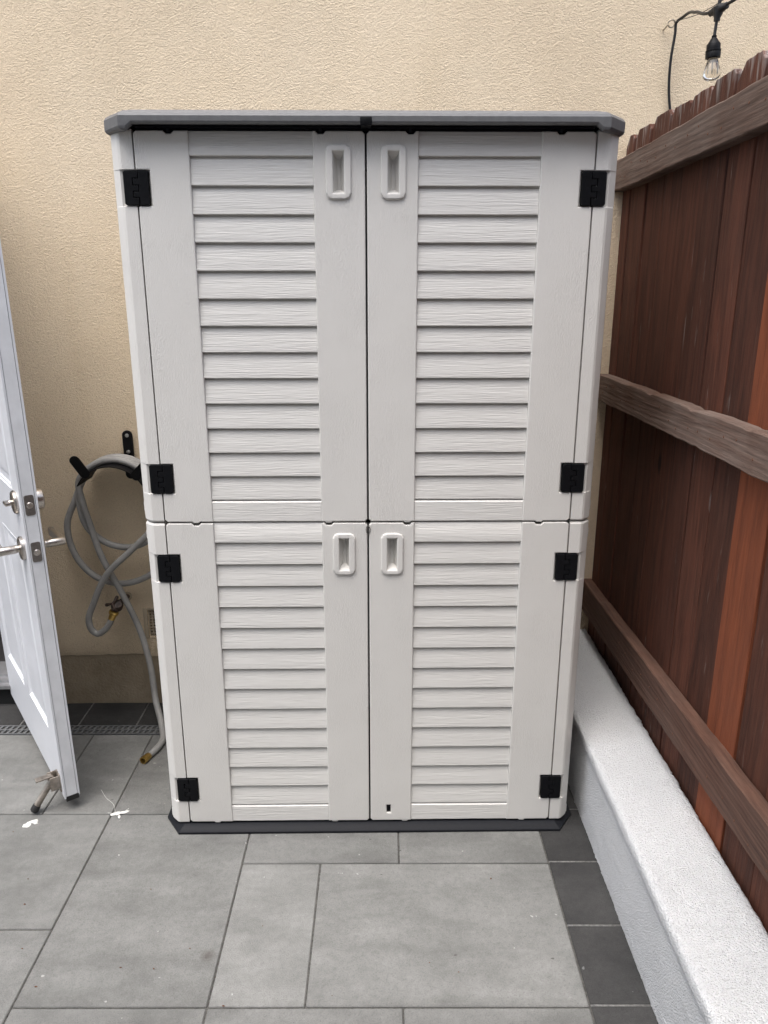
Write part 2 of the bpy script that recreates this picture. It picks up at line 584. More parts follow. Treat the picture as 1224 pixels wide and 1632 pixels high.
# the column of grey pavers left of the shed's middle
paver(-0.828, -0.392, -0.587, 0.064, 'paver_grey')
paver(-1.26, -0.828, -0.371, 0.064, 'paver_grey')
paver(-1.695, -1.26, -0.587, 0.064, 'paver_grey')
paver(-2.13, -1.695, -0.371, 0.064, 'paver_grey')
paver(-2.565, -2.13, -0.587, 0.064, 'paver_grey')
paver(-1.26, -0.828, -0.804, -0.371, 'paver_grey')
paver(-2.13, -1.695, -0.804, -0.371, 'paver_grey')
paver(-0.392, 0.045, -0.144, 0.064, 'paver_grey')
paver(0.045, 0.462, -0.144, 0.064, 'paver_grey')
paver(-0.392, -0.174, -0.587, -0.144, 'paver_grey')
paver(-0.174, 0.462, -0.587, -0.144, 'paver_grey')
# the rows nearer the camera
paver(-0.828, -0.392, -1.02, -0.587, 'paver_grey')
paver(-0.392, 0.045, -0.80, -0.587, 'paver_grey')
paver(0.045, 0.462, -0.80, -0.587, 'paver_grey')
paver(-1.695, -1.26, -1.02, -0.587, 'paver_grey')
paver(-2.565, -2.13, -1.02, -0.587, 'paver_grey')
paver(-0.392, 0.462, -1.02, -0.80, 'paver_grey')
paver(-1.26, -0.828, -1.02, -0.804, 'paver_grey')
paver(-2.13, -1.695, -1.02, -0.804, 'paver_grey')
for j in range(7):
    y1 = -1.02 - 0.436 * j
    for i in range(2, 9):
        paver(GX[i], GX[i + 1], y1 - 0.436, y1, 'paver_grey')
# dark border along the white wall and along the house
y = 0.496 + 0.034
k = 0
yy = [0.53, 0.308, 0.086, -0.137, -0.359, -0.582]
while yy[-1] > -4.3:
    yy.append(yy[-1] - 0.222)
for a, b in zip(yy[1:], yy):
    paver(0.462, 0.603, a, b, 'paver_dark', 0.0022)
for yj in yy[1:]:
    box('mortar_joint', 0.4645, 0.5985, yj - 0.0024, yj + 0.0024, -0.03, -0.0012, 'mortar', patio)
xx = [0.60, 0.385, 0.170, -0.045, -0.26, -0.475, -0.69, -0.908, -1.122, -1.337, -1.552, -1.767, -1.982, -2.197, -2.412]
for a, b in zip(xx[1:], xx):
    box('mortar_joint', a - 0.0026, a + 0.0026, 0.558, 0.72, -0.03, -0.0028, 'mortar', patio)
    paver(a, b, 0.556, 0.722, 'paver_dark', 0.0028, -0.002)

# ------------------------------------------------------------------ house
WYAW = R(2.8)                     # the house wall runs slightly away to the right
house = empty('house', (-1.0 + math.cos(WYAW), 0.712 + math.sin(WYAW), 0), WYAW)
tag(house, 'cream stucco house wall rising behind the storage shed', 'house')
WX0, WX1, WZ0, WZ1 = -4.2, 3.4, 0.205, 4.6
OX0, OX1, OZ1 = -2.24, -1.378, 2.12       # doorway opening
VX0, VX1, VZ0, VZ1 = -0.880, -0.70, 0.278, 0.388   # foundation vent opening
def stucco_mesh():
    bm = bmesh.new()
    xs = set([WX0, OX0, OX1, VX0, VX1, WX1])
    x = WX0
    while x < WX1:
        xs.add(round(x, 4)); x += 0.02
    xs = sorted(xs)
    zs = [WZ0, 0.225, VZ0, VZ1, 1.0, OZ1, 3.0, WZ1]
    grid = {}
    for i, x in enumerate(xs):
        for j, z in enumerate(zs):
            zz, yy = z, 0.0
            if j == 0:
                zz = z + 0.006 * noise.noise((x * 14, 3, 0)) + 0.004 * noise.noise((x * 60, 7, 0)) - (0.012 if x > -0.9 else 0)
                yy = 0.006
            grid[i, j] = bm.verts.new((x, yy, zz))
    for i in range(len(xs) - 1):
        for j in range(len(zs) - 1):
            cx, cz = (xs[i] + xs[i + 1]) / 2, (zs[j] + zs[j + 1]) / 2
            if OX0 < cx < OX1 and cz < OZ1:
                continue
            if VX0 < cx < VX1 and VZ0 < cz < VZ1:
                continue
            bm.faces.new((grid[i, j], grid[i + 1, j], grid[i + 1, j + 1], grid[i, j + 1]))
    # thickness
    r = bmesh.ops.extrude_face_region(bm, geom=list(bm.faces))
    for g in r['geom']:
        if isinstance(g, bmesh.types.BMVert):
            g.co.y = 0.16
    return bm
finish(stucco_mesh(), 'stucco_wall', 'stucco', house)
bm = bmesh.new()
add_box(bm, OX1, WX1, 0.011, 0.15, -0.05, WZ0 + 0.02)
add_box(bm, WX0, OX0, 0.011, 0.15, -0.05, WZ0 + 0.02)
finish(bm, 'foundation', 'foundation', house)
# vent grille, partly hidden by the shed
bm = bmesh.new()
for nx in range(13):
    for nz in range(9):
        pass
def grille(bm, x0, x1, z0, z1, nx, nz, y, bar):
    px, pz = (x1 - x0 - bar) / nx, (z1 - z0 - bar) / nz
    for i in range(nx + 1):
        add_box(bm, x0 + i * px, x0 + i * px + bar, y, y + 0.004, z0, z1)
    for j in range(nz + 1):
        add_box(bm, x0, x1, y + 0.0005, y + 0.0035, z0 + j * pz, z0 + j * pz + bar)
grille(bm, VX0, VX1, VZ0, VZ1, 14, 9, 0.004, 0.0042)
vent = finish(bm, 'vent', 'vent_paint', house, smooth=False)
box('vent_cavity', VX0 + 0.001, VX1 - 0.001, 0.09, 0.1, VZ0 + 0.001, VZ1 - 0.001, 'dark_cavity', vent)
bm = bmesh.new()
add_box(bm, VX0 - 0.016, VX0 - 0.001, -0.004, 0.01, VZ0 - 0.006, VZ1 + 0.006)
add_box(bm, VX0 - 0.001, VX1, -0.003, 0.01, VZ1, VZ1 + 0.008)
bmesh.ops.recalc_face_normals(bm, faces=bm.faces)
bevel_sharp(bm, 0.0015, 2)
finish(bm, 'vent_rim', 'vent_paint', vent)
# doorway
bm = bmesh.new()
add_box(bm, OX1 - 0.035, OX1, 0.0, 0.15, 0.11, OZ1)
add_box(bm, OX0, OX0 + 0.035, 0.0, 0.15, 0.11, OZ1)
add_box(bm, OX0 + 0.035, OX1 - 0.035, 0.0, 0.15, OZ1 - 0.035, OZ1)
frame = finish(bm, 'door_frame', 'door_paint', house)
bm = bmesh.new()
add_box(bm, OX0, OX1, -0.005, 0.16, 0.075, 0.088)
add_box(bm, OX0, OX1, 0.02, 0.16, 0.088, 0.099)
add_box(bm, OX0, OX1, 0.05, 0.16, 0.099, 0.109)
finish(bm, 'threshold', 'threshold_metal', house)
box('step_riser', OX0, OX1, 0.02, 0.16, -0.02, 0.074, 'rubber_black', house)
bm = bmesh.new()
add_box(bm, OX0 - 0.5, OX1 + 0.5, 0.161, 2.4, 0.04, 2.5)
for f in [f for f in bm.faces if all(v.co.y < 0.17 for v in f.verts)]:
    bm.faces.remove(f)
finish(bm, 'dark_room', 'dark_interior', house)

# unseen wall and roof slab added behind the camera to block the low sky
across = empty('sky_block_wall', (0, -4.6, 0))
tag(across, 'added unseen grey wall behind the viewer that blocks the low sky', 'house')
box('wall', -7, 6, -0.25, 0, -0.05, 5.2, 'grey_render', across)
box('roof', -7.3, 6.3, -0.6, 0.35, 5.203, 5.35, 'base_plastic', across, 0.01)  # top slab of the added sky-blocking wall, out of view

# ------------------------------------------------------------------ low white wall under the fence
def curb_mesh():
    bm = bmesh.new()
    # profile (x, z) from the paving up over the lip to the fence side
    base = [(0.600, -0.03), (0.600, 0.222), (0.599, 0.230), (0.595, 0.236), (0.5955, 0.257), (0.598, 0.263), (0.606, 0.267), (0.786, 0.273), (0.7915, 0.267), (0.792, -0.03)]
    prof = []
    for a, b in zip(base, base[1:]):
        L = math.hypot(b[0] - a[0], b[1] - a[1])
        n = max(1, int(L / 0.006)) if a[0] < 0.787 else 4
        for k in range(n):
            t = k / n
            prof.append((a[0] + (b[0] - a[0]) * t, a[1] + (b[1] - a[1]) * t))
    prof.append(base[-1])
    ys = []
    y = 0.82
    while y > -2.6:
        ys.append(y)
        y -= 0.0065 if y > -0.95 else 0.03
    rings = []
    for y in ys:
        ring = []
        for i, (x, z) in enumerate(prof):
            p = Vector((x, y, z))
            d = noise.noise(p * 130) * 0.0013 + noise.noise(p * 45) * 0.0009 + noise.noise(p * 9) * 0.0015
            ex = noise.noise(Vector((y * 30, 1, 2))) * 0.004 + noise.noise(Vector((y * 95, 4, 2))) * 0.003
            cx, cz = p.x - 0.69, p.z - 0.1
            nx, nz = (-1, 0.25) if x < 0.603 and z < 0.26 else ((0, 1) if x < 0.782 else (1, 0.3))
            q = Vector((p.x + nx * d, y, p.z + nz * d))
            if abs(y + 0.632 + 0.04 * (x - 0.7)) < 0.0045 and z > 0.24:
                q.z -= 0.0022
            if x < 0.605 and z < 0.02:
                q.x += ex * 0.7
            if x > 0.78:
                q.x += ex * 0.8 - 0.002
            ring.append(bm.verts.new(q))
        rings.append(ring)
    for a, b in zip(rings, rings[1:]):
        for k in range(len(prof) - 1):
            bm.faces.new((a[k], a[k + 1], b[k + 1], b[k]))
    bm.faces.new(rings[0])
    bm.faces.new(rings[-1])
    return bm
curb = finish(curb_mesh(), 'low_wall', 'white_stucco', angle=70)
tag(curb, 'low rough white stucco wall running along the foot of the fence', 'wall')

# ------------------------------------------------------------------ fence
fence = empty('wooden_fence', (0.794, 0.0, 0.23))
tag(fence, 'tall dark brown timber fence with three rails and one orange board', 'fence')
joints = [0.803, 0.718, 0.578, 0.433, 0.291, 0.144, 0.006, -0.1205, -0.263, -0.4075]
while joints[-1] > -2.7:
    joints.append(joints[-1] - rng.uniform(0.140, 0.145))
for i, (b, a) in enumerate(zip(joints, joints[1:])):
    # a < b ; one board between
    w = b - a - (0.0065 if i == 6 else rng.uniform(0.0012, 0.003))
    top = 2.0135 + rng.uniform(-0.006, 0.008)
    zt = top - 0.23
    bm = bmesh.new()
    e1, e2 = rng.uniform(0.026, 0.036), rng.uniform(0.010, 0.018)
    out = [(-w / 2, 0.0), (w / 2, 0.0), (w / 2, zt - e1 * 1.1), (w / 2 - e1, zt), (-w / 2 + e2, zt + rng.uniform(-.004, .004)), (-w / 2, zt - e2 * 1.1)]
    # subdivide the top a little so it is ragged
    top_pts = []
    p, q = out[3], out[4]
    for k in range(1, 6):
        t = k / 6
        top_pts.append((p[0] + (q[0] - p[0]) * t, p[1] + (q[1] - p[1]) * t + rng.uniform(-.0015, .0015)))
    out = out[:4] + top_pts + out[4:]
    vf = [bm.verts.new((0, u, v)) for u, v in out]
    vb = [bm.verts.new((0.018, u, v)) for u, v in out]
    bm.faces.new(vf)
    bm.faces.new(vb)
    for k in range(len(out)):
        bm.faces.new((vf[k], vf[(k + 1) % len(out)], vb[(k + 1) % len(out)], vb[k]))
    bmesh.ops.recalc_face_normals(bm, faces=bm.faces)
    bevel_sharp(bm, 0.0015, 1, 40)
    o = finish(bm, 'board', 'cedar_board_wood' if i == 8 else 'fence_board_wood', fence, smooth=False)
    o.location = (rng.uniform(0, 0.005) - (0.004 if i == 8 else 0), (a + b) / 2 - (0.002 if i == 6 else 0), 0.0)
    o.rotation_euler = (rng.uniform(-.003, .003), rng.uniform(-.002, .002), rng.uniform(-.012, .012))
    if i == 8:
        o['label'] = 'newer bright orange cedar board'

def rail(z0a, z0b, h, mat, x0=-0.036, x1=-0.001):
    bm = bmesh.new()
    rings = []
    n = 240
    ph = z0a * 5
    for k in range(n + 1):
        y = 0.812 + (-2.7 - 0.812) * k / n
        t = max(0.0, (0.684 - y) / 1.34)
        zb = z0a + (z0b - z0a) * min(t, 1.6) - 0.23
        j1 = noise.noise((y * 7, ph, 0)) * 0.003 + noise.noise((y * 33, ph, 5)) * 0.0022 + max(0.0, noise.noise((y * 16, ph, 3)) - 0.3) * 0.016
        j2 = noise.noise((y * 7, ph + 9, 0)) * 0.003 + noise.noise((y * 29, ph, 8)) * 0.0016 - max(0.0, noise.noise((y * 13, ph, 11)) - 0.38) * 0.016
        rings.append([(x0, y, zb + j1 + 0.003), (x0 + 0.003, y, zb + j1), (x1, y, zb + j1), (x1, y, zb + h + j2), (x0 + 0.003, y, zb + h + j2), (x0, y, zb + h + j2 - 0.003)])
    loft(bm, rings)
    return finish(bm, 'rail', mat, fence, smooth=False)
rail(1.8435, 1.8505, 0.0935, 'fence_rail_wood')
rail(1.1625, 1.1695, 0.0895, 'fence_rail_wood')
rail(0.367, 0.410, 0.114, 'lower_rail_wood')

nail_me = None
for i, (b, a) in enumerate(zip(joints, joints[1:])):
    if a < -1.2:
        break
    for zr in (1.8935, 1.2100, 0.432):
        for du in (0.030, -0.034):
            bm = bmesh.new()
            add_lathe(bm, [(0.0030, -0.0012), (0.0030, 0.0004), (0.0018, 0.0008), (0.0, 0.0008)], (0, 0, 0), (-1, 0, 0), 8)
            zz = zr + rng.uniform(-0.02, 0.02) - 0.23
            if nail_me is None:
                o = finish(bm, 'nail', 'rust', fence)
                nail_me = o.data
            else:
                bm.free()
                o = link('nail', nail_me, fence)
            o.location = (-0.0362, (a + b) / 2 + du + rng.uniform(-0.01, 0.01), zz)

# ------------------------------------------------------------------ channel drain
drain = empty('channel_drain', (-0.9, 0.526, 0))
tag(drain, 'narrow grey slotted drain grate set in the paving along the house', 'drain')
bm = bmesh.new()
L0, L1 = -1.7, 1.35
n = 150
px = (L1 - L0) / n
for ys0, ys1 in ((-0.0275, -0.0235), (-0.0025, 0.0025), (0.0235, 0.0275)):
    add_box(bm, L0, L1, ys0, ys1, -0.012, 0.0015)
for row, (ya, yb) in enumerate(((-0.0235, -0.0025), (0.0025, 0.0235))):
    for i in range(n + 1):
        x = L0 + i * px
        sk = 0.005
        vs = [bm.verts.new(p) for p in ((x, ya, 0.0012), (x + 0.008, ya, 0.0012), (x + 0.008 + sk, yb, 0.0012), (x + sk, yb, 0.0012))]
        vb = [bm.verts.new((v.co.x, v.co.y, -0.008)) for v in vs]
        bm.faces.new(vs)
        for k in range(4):
            bm.faces.new((vs[k], vs[(k + 1) % 4], vb[(k + 1) % 4], vb[k]))
finish(bm, 'grate', 'drain_plastic', drain, smooth=False)
box('channel', L0, L1, -0.0275, 0.0275, -0.05, -0.0125, 'dark_cavity', drain)

# ================================================================== THE SHED
shed = empty('storage_shed', (-0.039, 0.0, 0.0), R(0.7))
tag(shed, 'tall off-white plastic storage shed with four slatted doors and grey roof', 'shed')

Z_LO, Z_LO_T, Z_UP, Z_UP_T = 0.027, 0.9485, 0.9525, 1.882
HW = 0.529
# base
bm = bmesh.new()
def octa(hw, yf, cx, cy, yb, z):
    return [(-hw, yb, z), (-hw, yf + cy, z), (-hw + cx, yf, z), (hw - cx, yf, z), (hw, yf + cy, z), (hw, yb, z)]
loft(bm, [octa(0.611, -0.021, 0.050, 0.072, 0.665, 0.0), octa(0.611, -0.021, 0.050, 0.072, 0.665, 0.007),
          octa(0.609, -0.019, 0.050, 0.072, 0.663, 0.009), octa(0.594, -0.001, 0.047, 0.062, 0.65, 0.0205),
          octa(0.588, 0.006, 0.047, 0.06, 0.645, 0.0215), octa(0.580, 0.012, 0.047, 0.06, 0.64, 0.019)])
base = finish(bm, 'base', 'base_plastic', shed, angle=25)

# body: side and back panels
bm = bmesh.new()
add_box(bm, -0.588, -0.572, 0.06, 0.655, 0.022, 1.885)
finish(bm, 'side_panel', 'shed_plastic', shed)
bm = bmesh.new()
add_box(bm, 0.572, 0.588, 0.06, 0.655, 0.022, 1.885)
finish(bm, 'side_panel', 'shed_plastic', shed)
box('back_panel', -0.572, 0.572, 0.64, 0.655, 0.022, 1.885, 'shed_plastic', shed)

HINGE_Z = {'up': (1.7605, 1.068), 'lo': (0.8235, 0.138)}
HH = 0.037      # half height of a hinge

def post(side, z0, z1, hinges):
    s = side
    def ring(z, rec=0.0, ins=0.0):
        xs0 = HW + 0.003
        p = [(xs0 + ins * 0.3, 0.03), (xs0 + ins * 0.3, 0.0 + rec + ins), (0.5605, 0.0 + rec + ins), (0.567, 0.003 + max(rec * 0.3, 0) + ins), (0.5845 - ins, 0.021), (0.588 - ins, 0.028), (0.588 - ins, 0.085), (0.575, 0.085), (0.575, 0.03)]
        return [(s * x, y, z) for x, y in p]
    lv = [(z0, 0, 0.005), (z0 + 0.0015, 0, 0.002), (z0 + 0.005, 0, 0)]
    for hz in sorted(hinges):
        lv += [(hz - HH - 0.003, 0, 0), (hz - HH - 0.0015, 0.007, 0), (hz + HH + 0.0015, 0.007, 0), (hz + HH + 0.003, 0, 0)]
    lv += [(z1 - 0.005, 0, 0), (z1 - 0.0015, 0, 0.002), (z1, 0, 0.005)]
    bm = bmesh.new()
    loft(bm, [ring(*l) for l in lv])
    if s > 0:
        bmesh.ops.reverse_faces(bm, faces=bm.faces)
    # small moulded tabs at the outer side by the joint
    tz = z0 + 0.035 if z0 > 0.5 else z0 + 0.018
    for dz in (0.0,):
        x0, x1 = sorted((s * 0.586, s * 0.5900))
        add_box(bm, x0, x1, 0.03, 0.05, tz - 0.012, tz + 0.012)
    if z0 < 0.5:
        x0, x1 = sorted((s * 0.586, s * 0.5900))
        add_box(bm, x0, x1, 0.03, 0.05, z1 - 0.05, z1 - 0.026)
    return finish(bm, 'corner_post', 'shed_plastic', shed, angle=20, flat=8e-4)
for s in (-1, 1):
    post(s, Z_UP, 1.886, HINGE_Z['up'])
    post(s, 0.024, Z_LO_T, HINGE_Z['lo'])

def stile_outline(x0, x1, z0, z1, notch_x, hinge_side, hinge_z, inner_side, lower):
    """counter-clockwise outline in xz; a notch in the top edge, a tab on the bottom edge, cut-outs for the hinges"""
    r = 0.006
    pts = []
    # bottom, left to right
    pts += [(x0 + (r if inner_side < 0 or hinge_side < 0 else 0), z0)]
    t = 0.0035
    pts += [(notch_x - 0.010, z0), (notch_x - 0.007, z0 - t), (notch_x + 0.007, z0 - t), (notch_x + 0.010, z0)]
    if inner_side > 0 or hinge_side > 0:
        pts += [(x1 - r, z0), (x1, z0 + r)]
    else:
        pts += [(x1, z0)]
    hc = 0.0315
    if hinge_side > 0:
        for hz in sorted(hinge_z):
            pts += [(x1, hz - HH - 0.002), (x1 - hc, hz - HH - 0.002), (x1 - hc, hz + HH + 0.002), (x1, hz + HH + 0.002)]
    if inner_side > 0 or hinge_side > 0:
        pts += [(x1, z1 - r), (x1 - r, z1)]
    else:
        pts += [(x1, z1)]
    d = 0.0065
    pts += [(notch_x + 0.012, z1), (notch_x + 0.006, z1 - d), (notch_x - 0.006, z1 - d), (notch_x - 0.012, z1)]
    if inner_side < 0 or hinge_side < 0:
        pts += [(x0 + r, z1), (x0, z1 - r)]
    else:
        pts += [(x0, z1)]
    if hinge_side < 0:
        for hz in sorted(hinge_z, reverse=True):
            pts += [(x0, hz + HH + 0.002), (x0 + hc, hz + HH + 0.002), (x0 + hc, hz - HH - 0.002), (x0, hz - HH - 0.002)]
    if inner_side < 0 or hinge_side < 0:
        pts += [(x0, z0 + r)]
    return pts

# one slat mesh shared by all, one flat end slat
SL = 0.2825
def slat_profile_mesh(h, flat=False, top=False):
    bm = bmesh.new()
    if flat:
        prof = [(0.016, 0.0), (0.004, 0.0), (0.002, 0.002), (0.002, h - 0.007), (0.004, h - 0.0045), (0.010, h - 0.002), (0.016, h - 0.002)]
    elif top:
        prof = [(0.016, 0.0), (0.0045, 0.0), (0.003, 0.0012), (0.0028, 0.003), (0.0052, h - 0.003), (0.007, h), (0.016, h)]
    else:
        prof = [(0.016, 0.0), (0.0045, 0.0), (0.003, 0.0012), (0.0028, 0.003), (0.0105, h - 0.0052), (0.0118, h - 0.0045), (0.016, h - 0.0045)]
    rings = []
    for x in (-SL / 2, SL / 2):
        rings.append([(x, y, z) for y, z in prof])
    loft(bm, rings)
    bmesh.ops.recalc_face_normals(bm, faces=bm.faces)
    me = bpy.data.meshes.new('slat')
    bm.to_mesh(me)
    bm.free()
    for p in me.polygons:
        p.use_smooth = True
    me.set_sharp_from_angle(angle=R(32))
    me.materials.append(M['shed_slat_plastic'])
    return me
ZU = [1.882, 1.830, 1.7665, 1.704, 1.642, 1.578, 1.514, 1.450, 1.387, 1.324, 1.261, 1.198, 1.136, 1.074, 1.0115, 0.9525]
ZL = [0.9485, 0.894, 0.833, 0.771, 0.710, 0.648, 0.586, 0.524, 0.462, 0.399, 0.336, 0.273, 0.210, 0.147, 0.084, 0.027]
slat_cache = {}
def slat(h, kind):
    key = (round(h, 4), kind)
    if key not in slat_cache:
        slat_cache[key] = slat_profile_mesh(h, kind == 'flat', kind == 'top')
    return slat_cache[key]

def handle(door, cx, z0, z1):
    w = 0.0295
    bm = bmesh.new()
    pz0, pz1 = z0 + 0.014, z1 - 0.0145
    hole = [(cx - 0.0125, pz0), (cx - 0.0125, pz1), (cx + 0.0125, pz1), (cx + 0.0125, pz0)]
    oc = 0.014
    out = [(cx - w + oc, z0), (cx + w - oc, z0), (cx + w - oc * 0.3, z0 + oc * 0.3), (cx + w, z0 + oc), (cx + w, z1 - oc), (cx + w - oc * 0.3, z1 - oc * 0.3), (cx + w - oc, z1), (cx - w + oc, z1), (cx - w + oc * 0.3, z1 - oc * 0.3), (cx - w, z1 - oc), (cx - w, z0 + oc), (cx - w + oc * 0.3, z0 + oc * 0.3)]
    add_plate(bm, out, [hole], -0.0055, 0.004, 0.0035, 3)
    # pocket
    a = [bm.verts.new((x, 0.0, z)) for x, z in hole]
    i1 = [(cx - 0.0115, pz0 + 0.004), (cx - 0.0115, pz1 - 0.004), (cx + 0.0115, pz1 - 0.004), (cx + 0.0115, pz0 + 0.004)]
    i2 = [(cx - 0.004, pz0 + 0.010), (cx - 0.004, pz1 - 0.012), (cx + 0.004, pz1 - 0.012), (cx + 0.004, pz0 + 0.010)]
    b = [bm.verts.new((x, 0.010, z)) for x, z in i1]
    c = [bm.verts.new((x, 0.026, z)) for x, z in i2]
    for p, q in ((a, b), (b, c)):
        for k in range(4):
            bm.faces.new((p[k], p[(k + 1) % 4], q[(k + 1) % 4], q[k]))
    bm.faces.new(c)
    return finish(bm, 'handle', 'shed_plastic', door, angle=40, flat=6e-5)

def make_door(side, upper):
    z0, z1 = (Z_UP, Z_UP_T) if upper else (Z_LO, Z_LO_T)
    hz = HINGE_Z['up' if upper else 'lo']
    xo, xi = HW, 0.0022                  # outer and inner limits
    so, si = 0.4045, 0.1215              # slat field limits
    s = side
    bm = bmesh.new()
    # outer stile
    a, b = (so, xo) if s > 0 else (-xo, -so)
    add_plate(bm, stile_outline(a, b, z0, z1, s * 0.449, s, hz, 0, not upper), [], 0.0, 0.016, 0.0026, 2)
    # inner stile
    a, b = (xi, si) if s > 0 else (-si, -xi)
    hc = s * 0.0635
    hz0, hz1 = (1.7365, 1.8535) if upper else (0.8045, 0.9205)
    holes = [[(hc - 0.016, hz0 + 0.012), (hc + 0.016, hz0 + 0.012), (hc + 0.016, hz1 - 0.012), (hc - 0.016, hz1 - 0.012)]]
    if s > 0 and not upper:
        holes.append([(0.0495, 0.052), (0.0615, 0.052), (0.0615, 0.080), (0.0495, 0.080)])
    add_plate(bm, stile_outline(a, b, z0, z1, s * 0.103, 0, (), -s, not upper), holes, 0.0, 0.016, 0.0026, 2)
    # backing behind the slats
    xa, xb = (so + 0.01, si - 0.01)
    x0, x1 = sorted((s * xa, s * xb))
    add_box(bm, x0, x1, 0.0145, 0.03, z0 + 0.001, z1 - 0.001)
    x0, x1 = sorted((s * (xo - 0.001), s * xa))
    add_box(bm, x0, x1, 0.0125, 0.03, z0 + 0.002, z1 - 0.008)
    door = finish(bm, 'door', 'shed_plastic', shed, angle=40, flat=8e-5)
    handle(door, hc, hz0, hz1)
    Z = ZU if upper else ZL
    cx = s * (so + si) / 2
    for k in range(len(Z) - 1):
        h = Z[k] - Z[k + 1]
        kind = 'top' if k == 0 else ('flat' if k == len(Z) - 2 else 'mid')
        link('slat', slat(h, kind), door, (cx, 0.0, Z[k + 1]))
    if s > 0 and not upper:
        box('latch_slot', 0.0485, 0.0625, 0.009, 0.012, 0.051, 0.081, 'rubber_black', door)
        box('latch_slot', 0.0525, 0.0600, 0.004, 0.009, 0.058, 0.066, 'black_plastic', door, 0.001)
    return door
doors = {}
for up in (True, False):
    for s in (-1, 1):
        d = make_door(s, up)
        doors[s, up] = d
        d['label'] = ('left ' if s < 0 else 'right ') + ('upper' if up else 'lower') + ' slatted off-white door'

# hinges: two interlocking black leaves over a dark barrel
def hinge(side, zc):
    w0, w1 = 0.0285, 0.030
    xc = side * (HW + 0.001)
    bm = bmesh.new()
    add_cyl(bm, (xc, 0.0045, zc - HH + 0.003), (xc, 0.0045, zc + HH - 0.003), 0.0055, seg=14)
    h = finish(bm, 'hinge', 'black_plastic', shed)
    seg = [zc - HH + 2 * HH * t for t in (0.0, 0.22, 0.40, 0.58, 0.78, 1.0)]
    off = [0.0055, -0.0075, 0.0055, -0.0075, 0.0055]
    if side > 0:
        off = [-o for o in off]
    g = 0.0008
    r = 0.003
    L = [(xc - w0 + r, zc - HH)]
    Rr = []
    left, right = [], []
    for k in range(5):
        left += [(xc + off[k] - g, seg[k] + (g if k and off[k] > off[k - 1] else (-g if k else 0))), (xc + off[k] - g, seg[k + 1] + (0 if k == 4 else (-g if off[k] > off[k + 1] else g)))]
        right += [(xc + off[k] + g, seg[k] + (g if k and off[k] < off[k - 1] else (-g if k else 0))), (xc + off[k] + g, seg[k + 1] + (0 if k == 4 else (-g if off[k] < off[k + 1] else g)))]
    # fix the horizontal gaps
    def fix(pts, isleft):
        out = []
        for k in range(5):
            a, b = pts[2 * k], pts[2 * k + 1]
            za, zb = seg[k], seg[k + 1]
            if k > 0:
                ext = (off[k] > off[k - 1]) if isleft else (off[k] < off[k - 1])
                za += g if ext else -g
            if k < 4:
                ext = (off[k] > off[k + 1]) if isleft else (off[k] < off[k + 1])
                zb += -g if ext else g
            out += [(a[0], za), (b[0], zb)]
        return out
    left, right = fix(left, True), fix(right, False)
    lo = left + [(xc - w0 + r, zc + HH), (xc - w0, zc + HH - r), (xc - w0, zc - HH + r), (xc - w0 + r, zc - HH)]
    ro = [(xc + w0 - r, zc - HH), (xc + w0, zc - HH + r), (xc + w0, zc + HH - r), (xc + w0 - r, zc + HH)] + right[::-1]
    for out in (lo, ro):
        bm = bmesh.new()
        add_plate(bm, out, [], -0.0035, 0.009, 0.0011, 2)
        finish(bm, 'leaf', 'black_plastic', h, angle=40, flat=3e-5)
    return h
for s in (-1, 1):
    for zc in HINGE_Z['up'] + HINGE_Z['lo']:
        hinge(s, zc)

# header strip between roof and doors
bm = bmesh.new()
add_box(bm, -0.524, 0.524, 0.012, 0.04, 1.8845, 1.902)
add_box(bm, -0.524, 0.524, 0.004, 0.012, 1.8875, 1.8915)
for x in (-0.449, -0.103, 0.103, 0.449):
    add_cyl(bm, (x - 0.03, 0.0085, 1.8850), (x - 0.03, 0.0085, 1.8874), 0.006, seg=12)
    add_cyl(bm, (x, 0.0085, 1.8790), (x, 0.0085, 1.8870), 0.0055, seg=12)
finish(bm, 'header', 'base_plastic', shed)

# roof
def roof_mesh():
    bm = bmesh.new()
    def plan(hw, yf, cx, cy, yb, zc, zm):
        m = 0.520
        e = 0.013
        return [(-hw, yb, zc), (-hw, yf + cy, zc), (-hw + cx, yf, zc), (-m - e, yf, zc), (-m, yf, zm), (-0.2, yf, zm), (0.2, yf, zm), (m, yf, zm), (m + e, yf, zc), (hw - cx, yf, zc), (hw, yf + cy, zc), (hw, yb, zc)]
    rings = [
        plan(0.570, -0.018, 0.044, 0.050, 0.66, 1.8945, 1.8965),
        plan(0.574, -0.020, 0.044, 0.050, 0.665, 1.8790, 1.8915),
        plan(0.588, -0.034, 0.047, 0.056, 0.675, 1.8755, 1.8885),
        plan(0.596, -0.0385, 0.050, 0.062, 0.68, 1.8790, 1.8915),
        plan(0.5985, -0.0400, 0.050, 0.062, 0.683, 1.8840, 1.8945),
        plan(0.5985, -0.0400, 0.050, 0.062, 0.683, 1.9050, 1.9050),
        plan(0.595, -0.0375, 0.050, 0.061, 0.680, 1.9110, 1.9110),
        plan(0.587, -0.029, 0.049, 0.058, 0.673, 1.9170, 1.9175),
        plan(0.576, -0.016, 0.047, 0.055, 0.664, 1.9200, 1.9210),
        plan(0.45, 0.12, 0.03, 0.03, 0.56, 1.938, 1.940),
    ]
    loft(bm, rings)
    return bm
roof = finish(roof_mesh(), 'roof', 'roof_plastic', shed, angle=14)
bm = bmesh.new()
add_box(bm, -0.012, 0.014, -0.0435, -0.03, 1.886, 1.9035)
add_box(bm, -0.011, 0.013, -0.030, 0.012, 1.886, 1.890)
bmesh.ops.recalc_face_normals(bm, faces=bm.faces)
bevel_sharp(bm, 0.002, 2)
finish(bm, 'roof_clip', 'black_plastic', roof)
